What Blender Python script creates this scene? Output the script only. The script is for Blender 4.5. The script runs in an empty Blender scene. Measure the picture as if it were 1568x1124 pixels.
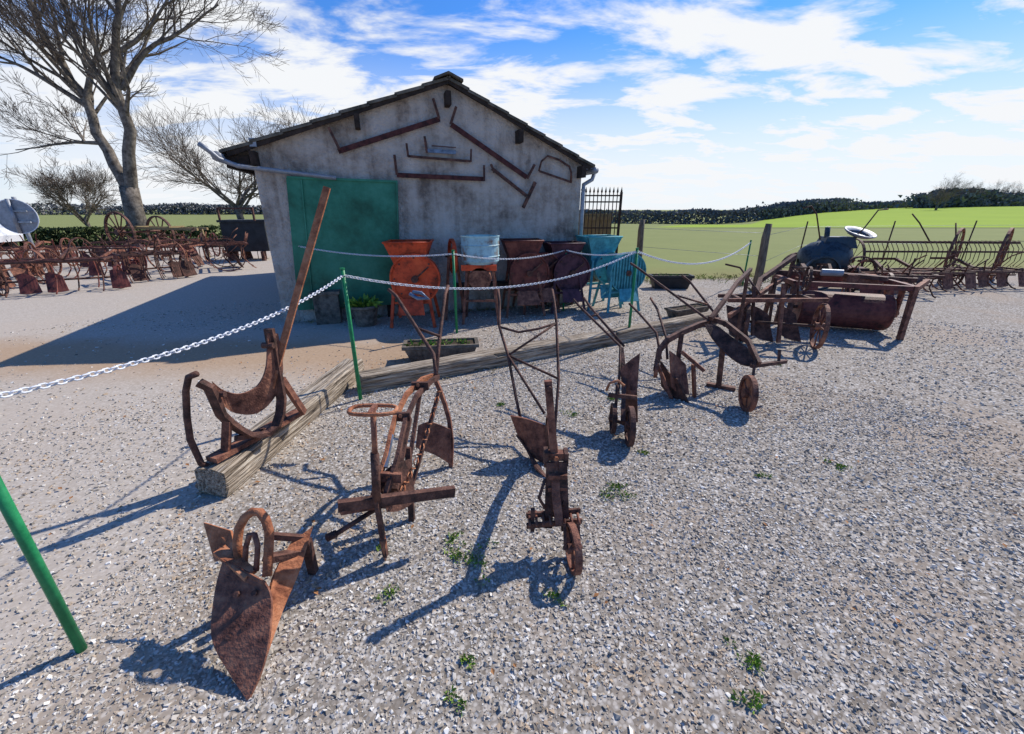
import bpy, math, random
import numpy as np
from mathutils import Vector, Matrix
R=math.radians
V=Vector
scn=bpy.context.scene
scn.view_settings.view_transform='Standard'
try: scn.view_settings.look='None'
except: pass
scn.view_settings.exposure=0

# ------------------------------------------------------------------ materials
def nt(name):
    m=bpy.data.materials.new(name);m.use_nodes=True
    t=m.node_tree;return m,t,t.nodes,t.links,t.nodes['Principled BSDF']
def ramp(n,stops):
    r=n.new('ShaderNodeValToRGB');e=r.color_ramp.elements
    while len(e)<len(stops): e.new(.5)
    for i,(p,c) in enumerate(stops):
        e[i].position=p;e[i].color=(c[0],c[1],c[2],1) if not isinstance(c,(int,float)) else (c,c,c,1)
    return r
def noisemat(name,cols,scale=8,detail=4,rough=.8,bump=.3,bscale=None,metal=0,stretch=None,dist=.01,spec=.3):
    m,t,n,l,b=nt(name)
    tc=n.new('ShaderNodeTexCoord');src=tc.outputs['Object']
    if stretch:
        mp=n.new('ShaderNodeMapping');mp.inputs['Scale'].default_value=stretch;l.new(src,mp.inputs[0]);src=mp.outputs[0]
    nz=n.new('ShaderNodeTexNoise');nz.inputs['Scale'].default_value=scale;nz.inputs['Detail'].default_value=min(detail,5);nz.inputs['Roughness'].default_value=.7
    l.new(src,nz.inputs['Vector'])
    k=len(cols);r=ramp(n,[(.34+.32*i/max(1,k-1),c) for i,c in enumerate(cols)])
    l.new(nz.outputs['Fac'],r.inputs[0]);l.new(r.outputs[0],b.inputs['Base Color'])
    b.inputs['Roughness'].default_value=rough;b.inputs['Metallic'].default_value=metal
    b.inputs['Specular IOR Level'].default_value=spec
    if bump:
        n2=n.new('ShaderNodeTexNoise');n2.inputs['Scale'].default_value=bscale or scale*5;n2.inputs['Detail'].default_value=2
        l.new(src,n2.inputs['Vector'])
        bp=n.new('ShaderNodeBump');bp.inputs['Strength'].default_value=bump;bp.inputs['Distance'].default_value=dist
        l.new(n2.outputs['Fac'],bp.inputs['Height']);l.new(bp.outputs[0],b.inputs['Normal'])
    return m
RUST=noisemat('rust',[(.07,.028,.02),(.21,.085,.055),(.36,.16,.095)],14,8,.75,.5,90,.1)
RUSTD=noisemat('rust_dark',[(.03,.017,.014),(.1,.046,.034),(.2,.095,.065)],12,8,.75,.5,80,.1)
RUSTO=noisemat('rust_orange',[(.2,.065,.032),(.4,.15,.07),(.52,.24,.13)],11,8,.8,.5,90,.05)
GREENP=noisemat('green_post_paint',[(.01,.17,.06),(.025,.27,.1)],20,3,.45,.1,60)
WHITE=noisemat('white_plastic',[(.62,.64,.68),(.8,.8,.82)],20,2,.4,0)
WOOD=noisemat('weathered_timber',[(.035,.026,.02),(.22,.17,.12),(.42,.34,.255),(.62,.55,.44)],7,9,.9,1,16,stretch=(.35,7,7),dist=.02)
WOODG=noisemat('grey_post_wood',[(.08,.06,.045),(.24,.19,.14)],10,8,.9,.8,40,stretch=(3,3,.5))
BARK=noisemat('bark',[(.055,.043,.035),(.15,.125,.1),(.26,.22,.18)],5,8,.95,.8,20)
TWIG=noisemat('twig_bark',[(.09,.068,.055),(.22,.175,.135)],3,2,.95,0)
CONC=noisemat('planter_concrete',[(.04,.035,.028),(.14,.115,.09),(.24,.2,.155)],9,8,.95,.7,50)
TEAL=noisemat('turquoise_paint',[(.05,.2,.22),(.11,.45,.48)],9,7,.6,.3,60)
BLUEL=noisemat('pale_blue_paint',[(.22,.13,.08),(.32,.5,.54),(.42,.64,.68)],5,7,.6,.3,60)
ORANGE=noisemat('orange_paint',[(.25,.04,.014),(.66,.08,.024),(.8,.12,.035)],6,6,.6,.3,60)
MAROON=noisemat('maroon_paint',[(.03,.012,.012),(.15,.04,.032),(.22,.07,.05)],7,7,.6,.3,60)
PURPLE=noisemat('dark_purple_paint',[(.02,.008,.012),(.08,.028,.04),(.13,.05,.06)],7,7,.6,.3,60)
NAVY=noisemat('blue_black_paint',[(.015,.022,.03),(.045,.07,.09),(.08,.07,.06)],6,7,.5,.3,60,.2)
PALE=noisemat('galvanised',[(.22,.23,.25),(.38,.4,.43)],8,5,.5,.1,60,.3)
BLADE=noisemat('blue_steel',[(.08,.1,.14),(.25,.32,.42)],12,5,.4,.2,60,.3)
RED=noisemat('oxide_red_wood',[(.03,.012,.012),(.085,.025,.022),(.13,.045,.035)],10,8,.8,.5,50)
BEAM=noisemat('dark_beam',[(.02,.014,.01),(.06,.04,.03)],10,6,.9,.5,40)
DARK=noisemat('dark_plastic',[(.012,.013,.015),(.03,.032,.036)],5,4,.5,.1,30)
LEAF=noisemat('weed_leaf',[(.1,.19,.02),(.27,.4,.05)],30,2,.6,0)
DRY=noisemat('dry_grass_blade',[(.12,.11,.035),(.34,.27,.12)],9,2,.8,0)
LITTER=noisemat('dead_leaf',[(.22,.09,.03),(.42,.2,.08)],9,2,.8,0)
HEDGE=noisemat('hedge_leaf',[(.025,.045,.012),(.07,.1,.025)],4,3,.8,0)
SOIL=noisemat('soil',[(.03,.022,.015),(.09,.06,.04)],30,6,1,.6,60)
CARW=noisemat('car_white_paint',[(.75,.75,.75),(.8,.8,.8)],5,1,.25,0)
GLASS=noisemat('car_glass',[(.02,.025,.03),(.03,.035,.04)],5,1,.1,0,spec=.6)
RUBBER=noisemat('rubber',[(.015,.015,.015),(.03,.03,.03)],9,3,.8,0)
TANW=noisemat('tan_board',[(.2,.14,.06),(.34,.25,.12)],6,5,.8,.3,40,stretch=(4,4,.5))

m,t,n,l,b=nt('cement_render');WALL=m
tc=n.new('ShaderNodeTexCoord')
a=n.new('ShaderNodeTexNoise');a.inputs['Scale'].default_value=1.8;a.inputs['Detail'].default_value=7;a.inputs['Roughness'].default_value=.75;l.new(tc.outputs['Object'],a.inputs[0])
mp=n.new('ShaderNodeMapping');mp.inputs['Scale'].default_value=(5,5,.5);l.new(tc.outputs['Object'],mp.inputs[0])
s=n.new('ShaderNodeTexNoise');s.inputs['Scale'].default_value=1.3;s.inputs['Detail'].default_value=5;l.new(mp.outputs[0],s.inputs[0])
mx=n.new('ShaderNodeMath');mx.operation='MULTIPLY_ADD';mx.inputs[1].default_value=.35;l.new(s.outputs[0],mx.inputs[0])
m2=n.new('ShaderNodeMath');m2.operation='MULTIPLY';m2.inputs[1].default_value=.65;l.new(a.outputs[0],m2.inputs[0]);l.new(m2.outputs[0],mx.inputs[2])
r=ramp(n,[(.38,(.18,.14,.11)),(.45,(.36,.295,.24)),(.52,(.49,.42,.355)),(.64,(.6,.525,.455))]);l.new(mx.outputs[0],r.inputs[0]);l.new(r.outputs[0],b.inputs['Base Color'])
b.inputs['Roughness'].default_value=.95
f=n.new('ShaderNodeTexNoise');f.inputs['Scale'].default_value=24;f.inputs['Detail'].default_value=3;l.new(tc.outputs['Object'],f.inputs[0])
bp=n.new('ShaderNodeBump');bp.inputs['Strength'].default_value=.9;bp.inputs['Distance'].default_value=.03;l.new(f.outputs[0],bp.inputs['Height']);l.new(bp.outputs[0],b.inputs['Normal'])
ROOF=noisemat('fibre_roof',[(.05,.045,.035),(.13,.11,.08),(.22,.19,.15)],5,8,.95,.6,40)
DOORG=noisemat('green_panel_paint',[(.014,.095,.05),(.03,.19,.11),(.06,.27,.17)],1.6,7,.45,.15,30)

# ------------------------------------------------------------------ mesh builder
class MB:
    def __init__(s): s.v=[];s.f=[];s.m=[];s.mats=[];s.sm=[]
    def mi(s,mat):
        if mat not in s.mats: s.mats.append(mat)
        return s.mats.index(mat)
    def add(s,vs,fs,mat,smooth=False):
        o=len(s.v);s.v+= [tuple(q) for q in vs];k=s.mi(mat)
        for f in fs: s.f.append(tuple(i+o for i in f));s.m.append(k);s.sm.append(smooth)
    def bar(s,p,q,w,h,mat,up=(0,0,1)):
        s.sweep([p,q],w,h,mat,up)
    def sweep(s,pts,w,h,mat,up=(0,0,1)):
        pts=[V(p) for p in pts];up=V(up);vs=[];fs=[]
        n=len(pts)
        for i,p in enumerate(pts):
            d=(pts[min(i+1,n-1)]-pts[max(i-1,0)]).normalized()
            u=up if abs(d.dot(up))<.95 else V((1,0,0))
            sd=d.cross(u).normalized();uu=sd.cross(d).normalized()
            for a,b_ in ((-1,-1),(1,-1),(1,1),(-1,1)): vs.append(p+sd*a*w/2+uu*b_*h/2)
            if i:
                o=(i-1)*4
                for k in range(4): fs.append((o+k,o+(k+1)%4,o+4+(k+1)%4,o+4+k))
        fs.append((3,2,1,0));o=(n-1)*4;fs.append((o,o+1,o+2,o+3))
        s.add(vs,fs,mat)
    def tube(s,pts,r,mat,n=7,closed=False,caps=True):
        pts=[V(p) for p in pts];N=len(pts)
        rr=r if isinstance(r,(list,tuple)) else [r]*N
        vs=[];fs=[];prev=None
        for i,p in enumerate(pts):
            if closed: d=(pts[(i+1)%N]-pts[i-1]).normalized()
            else: d=(pts[min(i+1,N-1)]-pts[max(i-1,0)]).normalized()
            if prev is None:
                a=V((0,0,1)) if abs(d.z)<.9 else V((1,0,0));prev=d.cross(a).normalized()
            prev=(prev-d*prev.dot(d)).normalized();c=d.cross(prev)
            for k in range(n):
                t=2*math.pi*k/n;vs.append(p+(prev*math.cos(t)+c*math.sin(t))*rr[i])
        M=N if closed else N-1
        for i in range(M):
            a=i*n;b_=((i+1)%N)*n
            for k in range(n): fs.append((a+k,a+(k+1)%n,b_+(k+1)%n,b_+k))
        if caps and not closed:
            fs.append(tuple(range(n-1,-1,-1)));fs.append(tuple((N-1)*n+k for k in range(n)))
        s.add(vs,fs,mat,True)
    def plate(s,poly,t,mat):
        P=[V(p) for p in poly];n=V((0,0,0))
        for i in range(len(P)): n+=P[i].cross(P[(i+1)%len(P)])
        n.normalize();k=len(P)
        vs=[p+n*t/2 for p in P]+[p-n*t/2 for p in P]
        fs=[tuple(range(k)),tuple(range(2*k-1,k-1,-1))]+[(i,i+k,(i+1)%k+k,(i+1)%k) for i in range(k)]
        s.add(vs,fs,mat)
    def strip(s,A,B,t,mat,sub=4):
        def res(L,m):
            L=[V(p) for p in L];out=[]
            for j in range(m+1):
                x=j/m*(len(L)-1);i=min(int(x),len(L)-2);f=x-i
                p0=L[max(i-1,0)];p1=L[i];p2=L[i+1];p3=L[min(i+2,len(L)-1)]
                out.append(.5*((2*p1)+(p2-p0)*f+(2*p0-5*p1+4*p2-p3)*f*f+(3*p1-p0-3*p2+p3)*f**3))
            return out
        m=sub*(max(len(A),len(B))-1);A=res(A,m);B=res(B,m);vs=[];fs=[]
        for i in range(m+1):
            d=A[min(i+1,m)]-A[max(i-1,0)];n=d.cross(B[i]-A[i])
            if n.length<1e-7:n=V((0,1,0))
            n.normalize()
            vs+=[A[i]+n*t/2,B[i]+n*t/2,B[i]-n*t/2,A[i]-n*t/2]
            if i:
                o=(i-1)*4
                for k in range(4): fs.append((o+k,o+(k+1)%4,o+4+(k+1)%4,o+4+k))
        fs.append((3,2,1,0));fs.append((m*4,m*4+1,m*4+2,m*4+3))
        s.add(vs,fs,mat)
    def lathe(s,prof,c,ax,mat,n=24,smooth=False):
        c=V(c);ax=V(ax).normalized();a=V((0,0,1)) if abs(ax.z)<.9 else V((1,0,0))
        u=ax.cross(a).normalized();w=ax.cross(u);vs=[];fs=[]
        for h,r in prof:
            for k in range(n):
                t=2*math.pi*k/n;vs.append(c+ax*h+(u*math.cos(t)+w*math.sin(t))*r)
        for i in range(len(prof)-1):
            for k in range(n): fs.append((i*n+k,i*n+(k+1)%n,(i+1)*n+(k+1)%n,(i+1)*n+k))
        s.add(vs,fs,mat,smooth)
    def disc(s,c,ax,r,t,mat,n=24): s.lathe([(-t/2,.0005),(-t/2,r),(t/2,r),(t/2,.0005)],c,ax,mat,n)
    def wheel(s,c,ax,r,w,mat,spokes=8,rt=.015,hub=.035,hw=None,sr=.007):
        s.lathe([(-w/2,r),(w/2,r),(w/2,r-rt),(-w/2,r-rt),(-w/2,r)],c,ax,mat,28)
        s.disc(c,ax,hub,hw or w*1.6,mat,12)
        c=V(c);ax=V(ax).normalized();a=V((0,0,1)) if abs(ax.z)<.9 else V((1,0,0));u=ax.cross(a).normalized();q=ax.cross(u)
        for k in range(spokes):
            t=2*math.pi*k/spokes;d=u*math.cos(t)+q*math.sin(t);s.tube([c+d*hub*.8,c+d*(r-rt*.5)],sr,mat,5)
    def box(s,c,size,mat,rz=0,taper=1):
        x,y,z=[q/2 for q in size];vs=[];cr,sr=math.cos(rz),math.sin(rz)
        for zz,k in ((-z,taper),(z,1)):
            for a,b_ in ((-x,-y),(x,-y),(x,y),(-x,y)):
                a*=k;b_*=k;vs.append((c[0]+a*cr-b_*sr,c[1]+a*sr+b_*cr,c[2]+zz))
        s.add(vs,[(3,2,1,0),(4,5,6,7),(0,1,5,4),(1,2,6,5),(2,3,7,6),(3,0,4,7)],mat)
    def bolts(s,pts,ax,mat,r=.011):
        for p in pts: s.lathe([(-.016,.0005),(-.016,r),(.016,r),(.016,.0005)],p,ax,mat,6)
    def done(s,name,parent=None,bevel=0):
        me=bpy.data.meshes.new(name);me.from_pydata(s.v,[],s.f)
        for mm in s.mats: me.materials.append(mm)
        me.polygons.foreach_set('material_index',s.m);me.polygons.foreach_set('use_smooth',s.sm)
        me.update();o=bpy.data.objects.new(name,me);scn.collection.objects.link(o)
        if parent:o.parent=parent
        return o
def empty(name,loc=(0,0,0)):
    o=bpy.data.objects.new(name,None);scn.collection.objects.link(o);return o

# ------------------------------------------------------------------ camera
cam=bpy.data.cameras.new('camera');co=bpy.data.objects.new('camera',cam);scn.collection.objects.link(co)
co.location=(0,0,1.6);co.rotation_euler=(R(90-20.7),0,0);cam.sensor_width=36;cam.lens=14.69;cam.clip_end=6000;cam.clip_start=.05
scn.camera=co
# ------------------------------------------------------------------ light and sky
AZ,EL=R(50),R(42)
sd=V((math.sin(AZ)*math.cos(EL),math.cos(AZ)*math.cos(EL),math.sin(EL)))
sl=bpy.data.lights.new('sun','SUN');sl.energy=5;sl.angle=R(.53);sl.color=(1,.945,.86)
so=bpy.data.objects.new('sun',sl);scn.collection.objects.link(so);so.rotation_euler=sd.to_track_quat('Z','Y').to_euler()
w=bpy.data.worlds.new('World');scn.world=w;w.use_nodes=True;t=w.node_tree;n=t.nodes;l=t.links
bg=n['Background'];bg.inputs[1].default_value=.1
sky=n.new('ShaderNodeTexSky');sky.sky_type='NISHITA';sky.sun_disc=False;sky.sun_elevation=EL;sky.sun_rotation=AZ;sky.ozone_density=3;sky.air_density=1;sky.dust_density=.2
tc=n.new('ShaderNodeTexCoord');sp=n.new('ShaderNodeSeparateXYZ');l.new(tc.outputs['Generated'],sp.inputs[0])
def M(op,a,b_=None,c=None,clamp=False):
    q=n.new('ShaderNodeMath');q.operation=op;q.use_clamp=clamp
    for i,x in enumerate((a,b_,c)):
        if x is None: continue
        if isinstance(x,(int,float)): q.inputs[i].default_value=x
        else: l.new(x,q.inputs[i])
    return q.outputs[0]
def SS(x,a,b_):
    q=n.new('ShaderNodeMapRange');q.interpolation_type='SMOOTHSTEP';q.inputs[1].default_value=a;q.inputs[2].default_value=b_;l.new(x,q.inputs[0]);return q.outputs[0]
z=M('ADD',M('MAXIMUM',sp.outputs[2],0),.16)
cx=M('DIVIDE',sp.outputs[0],z);cy=M('DIVIDE',sp.outputs[1],z)
cb=n.new('ShaderNodeCombineXYZ');l.new(cx,cb.inputs[0]);l.new(cy,cb.inputs[1])
mp=n.new('ShaderNodeMapping');mp.inputs['Rotation'].default_value=(0,0,R(-35));mp.inputs['Scale'].default_value=(1.0,1.7,1);mp.inputs['Location'].default_value=(5.3,2.2,0);l.new(cb.outputs[0],mp.inputs[0])
nz=n.new('ShaderNodeTexNoise');nz.inputs['Scale'].default_value=1.7;nz.inputs['Detail'].default_value=6;nz.inputs['Roughness'].default_value=.6;nz.inputs['Distortion'].default_value=.3;l.new(mp.outputs[0],nz.inputs[0])
nb=n.new('ShaderNodeTexNoise');nb.inputs['Scale'].default_value=.6;nb.inputs['Detail'].default_value=1;l.new(mp.outputs[0],nb.inputs[0])
low=SS(sp.outputs[2],.5,.12)
dens=M('ADD',M('ADD',M('MULTIPLY',nz.outputs[0],.85),M('MULTIPLY',nb.outputs[0],.25)),M('MULTIPLY',low,.15))
cl=SS(dens,.56,.73)
front=SS(M('ADD',sp.outputs[1],M('MULTIPLY',sp.outputs[0],.4)),0,.5)
cl=M('MULTIPLY',cl,front)
haze=M('MULTIPLY',SS(sp.outputs[2],.33,.04),M('ADD',M('MULTIPLY',front,.8),.12))
fac=M('MAXIMUM',cl,haze)
tint=n.new('ShaderNodeMix');tint.data_type='RGBA';tint.blend_type='MULTIPLY';tint.inputs[0].default_value=1
l.new(sky.outputs[0],tint.inputs[6]);tint.inputs[7].default_value=(.46,1.0,1.7,1)
mix=n.new('ShaderNodeMix');mix.data_type='RGBA';l.new(fac,mix.inputs[0]);l.new(tint.outputs[2],mix.inputs[6]);mix.inputs[7].default_value=(9.2,9.4,9.7,1)
l.new(mix.outputs[2],bg.inputs[0])

# ------------------------------------------------------------------ ground
def sst(x,a,b_):
    x=min(1,max(0,(x-a)/(b_-a)));return x*x*(3-2*x)
def H(x,y):
    r=math.hypot(x,y);az=math.degrees(math.atan2(x,y))
    h=2.6*sst(r,60,260)*sst(az,28,44)-2.6*sst(r,45,130)*(1-sst(az,24,36))*sst(az,-10,5)
    return h*(1 if y>0 else 0)
m,t,n,l,b=nt('ground_surface');GR=m
geo=n.new('ShaderNodeNewGeometry');sp=n.new('ShaderNodeSeparateXYZ');l.new(geo.outputs['Position'],sp.inputs[0]);X,Yc=sp.outputs[0],sp.outputs[1]
def NZ(scale,detail=3,rough=.6):
    q=n.new('ShaderNodeTexNoise');q.inputs['Scale'].default_value=scale;q.inputs['Detail'].default_value=detail;q.inputs['Roughness'].default_value=rough;l.new(geo.outputs['Position'],q.inputs[0]);return q.outputs[0]
def MIX(f,a,b_):
    q=n.new('ShaderNodeMix');q.data_type='RGBA'
    if isinstance(f,(int,float)): q.inputs[0].default_value=f
    else: l.new(f,q.inputs[0])
    for i,x in ((6,a),(7,b_)):
        if isinstance(x,tuple): q.inputs[i].default_value=(*x,1)
        else: l.new(x,q.inputs[i])
    return q.outputs[2]
vo=n.new('ShaderNodeTexVoronoi');vo.inputs['Scale'].default_value=58;l.new(geo.outputs['Position'],vo.inputs[0])
bw=n.new('ShaderNodeSeparateColor');l.new(vo.outputs['Color'],bw.inputs[0])
rs=ramp(n,[(0,(.2,.172,.14)),(.3,(.35,.305,.255)),(.6,(.46,.412,.355)),(.85,(.55,.505,.45)),(1,(.7,.66,.6))]);l.new(bw.outputs[0],rs.inputs[0])
edge=SS(vo.outputs['Distance'],.3,.65)
stone=MIX(M('MULTIPLY',edge,.6),rs.outputs[0],(.17,.14,.11))
n1=NZ(1.2,3);nf=NZ(30,3,.7)
dirt=SS(NZ(.6,3),.48,.64)
stone=MIX(M('MULTIPLY',dirt,.5),stone,(.38,.295,.22))
left=SS(M('ADD',M('MULTIPLY',X,-1),M('MULTIPLY',n1,1.2)),1.9,2.6)
sandc=MIX(nf,(.36,.3,.24),(.68,.6,.51))
stone=MIX(M('MULTIPLY',left,.65),stone,sandc)
brown=M('MULTIPLY',SS(M('ADD',M('ABSOLUTE',M('SUBTRACT',Yc,M('ADD',4.7,M('MULTIPLY',X,.02)))),M('MULTIPLY',n1,1.0)),1.6,.7),SS(X,.0,-1.4))
stone=MIX(M('MULTIPLY',brown,.85),stone,MIX(nf,(.28,.17,.095),(.52,.37,.24)))
wob=M('MULTIPLY',M('SUBTRACT',NZ(1.5,3,.7),.5),1.6)
gR=M('MULTIPLY',SS(M('ADD',M('SUBTRACT',Yc,M('ADD',M('MULTIPLY',X,.14),9.6)),wob),-.25,.4),SS(M('ADD',X,M('MULTIPLY',Yc,.31)),3.9,4.3))
gL=M('MULTIPLY',SS(M('ADD',Yc,wob),19.5,20.5),SS(X,-4,-6))
grass=M('MAXIMUM',gR,gL)
gc=MIX(NZ(.35,4,.7),(.14,.175,.05),(.24,.27,.085));gc=MIX(NZ(9,4,.8),gc,MIX(.5,gc,(.34,.32,.15)))
edgeb=M('MULTIPLY',SS(M('SUBTRACT',Yc,M('MULTIPLY',X,.14)),12.5,10),.6)
gc=MIX(M('MULTIPLY',edgeb,NZ(2.5,4,.7)),gc,(.24,.15,.08))
cr=M('MULTIPLY',SS(M('ADD',Yc,M('MULTIPLY',X,.02)),41,42.5),SS(M('SUBTRACT',M('MULTIPLY',M('SUBTRACT',X,20.8),1.066),M('MULTIPLY',M('SUBTRACT',Yc,52),.728)),-1,1))
crc=MIX(NZ(.08,3,.7),(.22,.32,.03),(.33,.43,.045))
gc=MIX(cr,gc,crc)
strip=M('MULTIPLY',SS(M('ABSOLUTE',M('SUBTRACT',Yc,40)),1.3,.6),SS(X,14,18))
gc=MIX(M('MULTIPLY',strip,.7),gc,(.07,.08,.03))
l.new(stone,b.inputs['Base Color']);b.inputs['Roughness'].default_value=.97;b.inputs['Specular IOR Level'].default_value=.1
b2_=n.new('ShaderNodeBsdfPrincipled');l.new(gc,b2_.inputs['Base Color']);b2_.inputs['Roughness'].default_value=.97;b2_.inputs['Specular IOR Level'].default_value=.1
ms=n.new('ShaderNodeMixShader');l.new(grass,ms.inputs[0]);l.new(b.outputs[0],ms.inputs[1]);l.new(b2_.outputs[0],ms.inputs[2]);l.new(ms.outputs[0],n['Material Output'].inputs[0])
vs=[(0,0,0)];fs=[];rings=[.6*1.13**i for i in range(70)];N=144
for r_ in rings:
    for k in range(N):
        a=2*math.pi*k/N;x,y=r_*math.sin(a),r_*math.cos(a);vs.append((x,y,H(x,y)))
for k in range(N): fs.append((0,1+(k+1)%N,1+k))
for i in range(len(rings)-1):
    for k in range(N): fs.append((1+i*N+k,1+i*N+(k+1)%N,1+(i+1)*N+(k+1)%N,1+(i+1)*N+k))
g=MB();g.add(vs,fs,GR,True);go=g.done('ground')

rng=np.random.default_rng(7)
def scatter(n_,r0,r1,s0,s1,a0=-95,a1=95):
    r_=np.sqrt(rng.uniform(r0*r0,r1*r1,n_));a=np.radians(rng.uniform(a0,a1,n_));s_=s0+(s1-s0)*rng.random(n_)**2.6
    return r_*np.sin(a),r_*np.cos(a),s_
parts=[scatter(60000,0,2.4,.0035,.012,-80,80),scatter(70000,2.4,4.8,.0048,.0135,-68,68),scatter(26000,4.8,9,.008,.017,-60,60)]
px=np.concatenate([q[0] for q in parts]);py=np.concatenate([q[1] for q in parts]);ps=np.concatenate([q[2] for q in parts])
patch=np.sin(px*1.9+1.3*np.sin(py*1.1))*np.sin(py*1.5+1.7*np.sin(px*.8+2))
keep=~((px<-1.9)&(rng.random(len(px))<.55))
keep&=~((patch>.35)&(rng.random(len(px))<.4))
keep&=~((py-.14*px>9.4))
keep&=~((px<-.4)&(np.abs(py-4.7)<1.0)&(rng.random(len(px))<.75))
px,py,ps=px[keep],py[keep],ps[keep];K=len(px)
cube=np.array([[a,b_,c] for a in(-1,1) for b_ in(-1,1) for c in(-1,1)],float)*.62
cf=np.array([[0,1,3,2],[4,6,7,5],[0,4,5,1],[2,3,7,6],[0,2,6,4],[1,5,7,3]])
vv=cube[None]+rng.normal(0,.24,(K,8,3))
q=rng.normal(size=(K,4));q[:,1:3]*=.22;q/=np.linalg.norm(q,axis=1)[:,None]
w_,x_,y_,z_=q.T
Rm=np.stack([np.stack([1-2*(y_*y_+z_*z_),2*(x_*y_-z_*w_),2*(x_*z_+y_*w_)],1),np.stack([2*(x_*y_+z_*w_),1-2*(x_*x_+z_*z_),2*(y_*z_-x_*w_)],1),np.stack([2*(x_*z_-y_*w_),2*(y_*z_+x_*w_),1-2*(x_*x_+y_*y_)],1)],1)
vv*=np.stack([rng.uniform(.8,1.4,K),rng.uniform(.6,1,K),rng.uniform(.3,.6,K)],1)[:,None,:]
vv=np.einsum('kij,kvj->kvi',Rm,vv)*ps[:,None,None]
vv+=np.stack([px,py,ps*.12],1)[:,None,:]
me=bpy.data.meshes.new('gravel');me.vertices.add(K*8);me.vertices.foreach_set('co',vv.reshape(-1))
F=(cf[None]+(np.arange(K)*8)[:,None,None]).reshape(-1)
me.loops.add(len(F));me.loops.foreach_set('vertex_index',F.astype(np.int32))
me.polygons.add(K*6);me.polygons.foreach_set('loop_start',(np.arange(K*6)*4).astype(np.int32))
me.update(calc_edges=True)
tone=rng.random(K);tone=np.where((patch[keep]>.2)&(rng.random(K)<.35),.5,tone)
at=me.attributes.new('tone','FLOAT','POINT');at.data.foreach_set('value',np.repeat(tone,8).astype(np.float32))
me.polygons.foreach_set('use_smooth',np.zeros(K*6,bool))
m,t,n,l,b=nt('gravel_stone')
an=n.new('ShaderNodeAttribute');an.attribute_name='tone'
r=ramp(n,[(0,(.19,.165,.135)),(.15,(.33,.29,.24)),(.4,(.45,.405,.345)),(.5,(.45,.34,.235)),(.56,(.47,.425,.37)),(.8,(.56,.515,.455)),(.93,(.66,.62,.56)),(1,(.8,.77,.72))]);l.new(an.outputs['Fac'],r.inputs[0]);l.new(r.outputs[0],b.inputs['Base Color']);b.inputs['Roughness'].default_value=.9;b.inputs['Specular IOR Level'].default_value=.2
me.materials.append(m);o=bpy.data.objects.new('gravel',me);scn.collection.objects.link(o)

# ------------------------------------------------------------------ shed
O=V((-3.47,6.1,0));E=V((.954,.298,0)).normalized();NN=V((.298,-.954,0)).normalized()
def FP(s,z,off=0): return O+E*s+NN*off+V((0,0,z))
shed=empty('stone_shed')
g=MB()
SL,SR,AP=.05,4.83,2.68
prof=[(SL,-.05),(SR,-.05),(SR,2.30),(AP,3.24),(SL,2.34)]
D=6.5
vs=[FP(a,c,0) for a,c in prof]+[FP(a,c,-D) for a,c in prof]
g.add(vs,[(0,1,2,3,4),(9,8,7,6,5),(1,6,7,2),(0,4,9,5),(2,7,8,3),(3,8,9,4)],WALL);g.done('walls',shed)
g=MB()
OV=.14
def slope(s0,z0,s1,z1):
    k=8
    for i in range(k):
        a=i/k;b2=(i+1)/k+.01
        p=[(s0+(s1-s0)*a,z0+(z1-z0)*a),(s0+(s1-s0)*b2,z0+(z1-z0)*b2)]
        lift=.02
        A=[FP(p[0][0],p[0][1]+lift,OV),FP(p[1][0],p[1][1],OV),FP(p[1][0],p[1][1],-D-.2),FP(p[0][0],p[0][1]+lift,-D-.2)]
        B=[q-V((0,0,.038)) for q in A]
        g.add(A+B,[(0,1,2,3),(7,6,5,4),(0,4,5,1),(1,5,6,2),(2,6,7,3),(3,7,4,0)],ROOF)
slope(-.28,2.28,AP,3.3);slope(5.0,2.25,AP,3.3)
for sg in (-1,1):
    A=[FP(AP,3.36,OV+.03),FP(AP+sg*.2,3.28,OV+.03),FP(AP+sg*.2,3.28,-D-.2),FP(AP,3.36,-D-.2)];B=[q-V((0,0,.03)) for q in A]
    g.add(A+B,[(0,1,2,3),(7,6,5,4),(0,4,5,1),(1,5,6,2),(2,6,7,3),(3,7,4,0)],ROOF)
g.done('roof',shed)
g=MB()
for s0,z0,s1,z1 in ((-.2,2.25,AP,3.25),(4.93,2.22,AP,3.25)): g.bar(FP(s0,z0,.11),FP(s1,z1,.11),.03,.05,BEAM)
for s_,zt in ((1.42,2.79),(2.66,3.13),(3.72,2.71),(.1,2.3),(4.78,2.25)):
    g.bar(FP(s_,zt-.09,.2),FP(s_,zt-.09,-.01),.07,.17,BEAM)
g.bar(FP(-.22,2.17,.05),FP(-.22,2.17,-D),.06,.14,BEAM)
g.box(FP(-.12,2.2,.02),(.3,.1,.1),BEAM,.3)
g.done('purlins',shed)
g=MB()
g.plate([FP(.43,1.99,.07),FP(1.88,1.96,.07),FP(1.76,.2,.1),FP(.29,.2,.1)],.04,DOORG)
g.bar(FP(.44,2.0,.1),FP(1.88,1.97,.1),.02,.03,DOORG);g.bar(FP(.62,1.97,.098),FP(.5,.2,.128),.03,.016,DOORG);g.bar(FP(1.87,1.96,.1),FP(1.75,.2,.125),.03,.02,DOORG)
for s_ in (.6,1.6): g.bar(FP(s_,.22,.06),FP(s_,0,.06),.08,.08,BEAM)
g.done('green_door_panel',shed)
g=MB()
g.tube([FP(-.42,2.34,.35),FP(-.33,2.26,.3),FP(-.28,2.19,.22),FP(-.1,2.12,.14),FP(1.06,2.0,.1)],.03,PALE,10)
g.tube([FP(-.30,2.22,.2),FP(-.30,2.22,-D)],.06,PALE,10)
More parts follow.
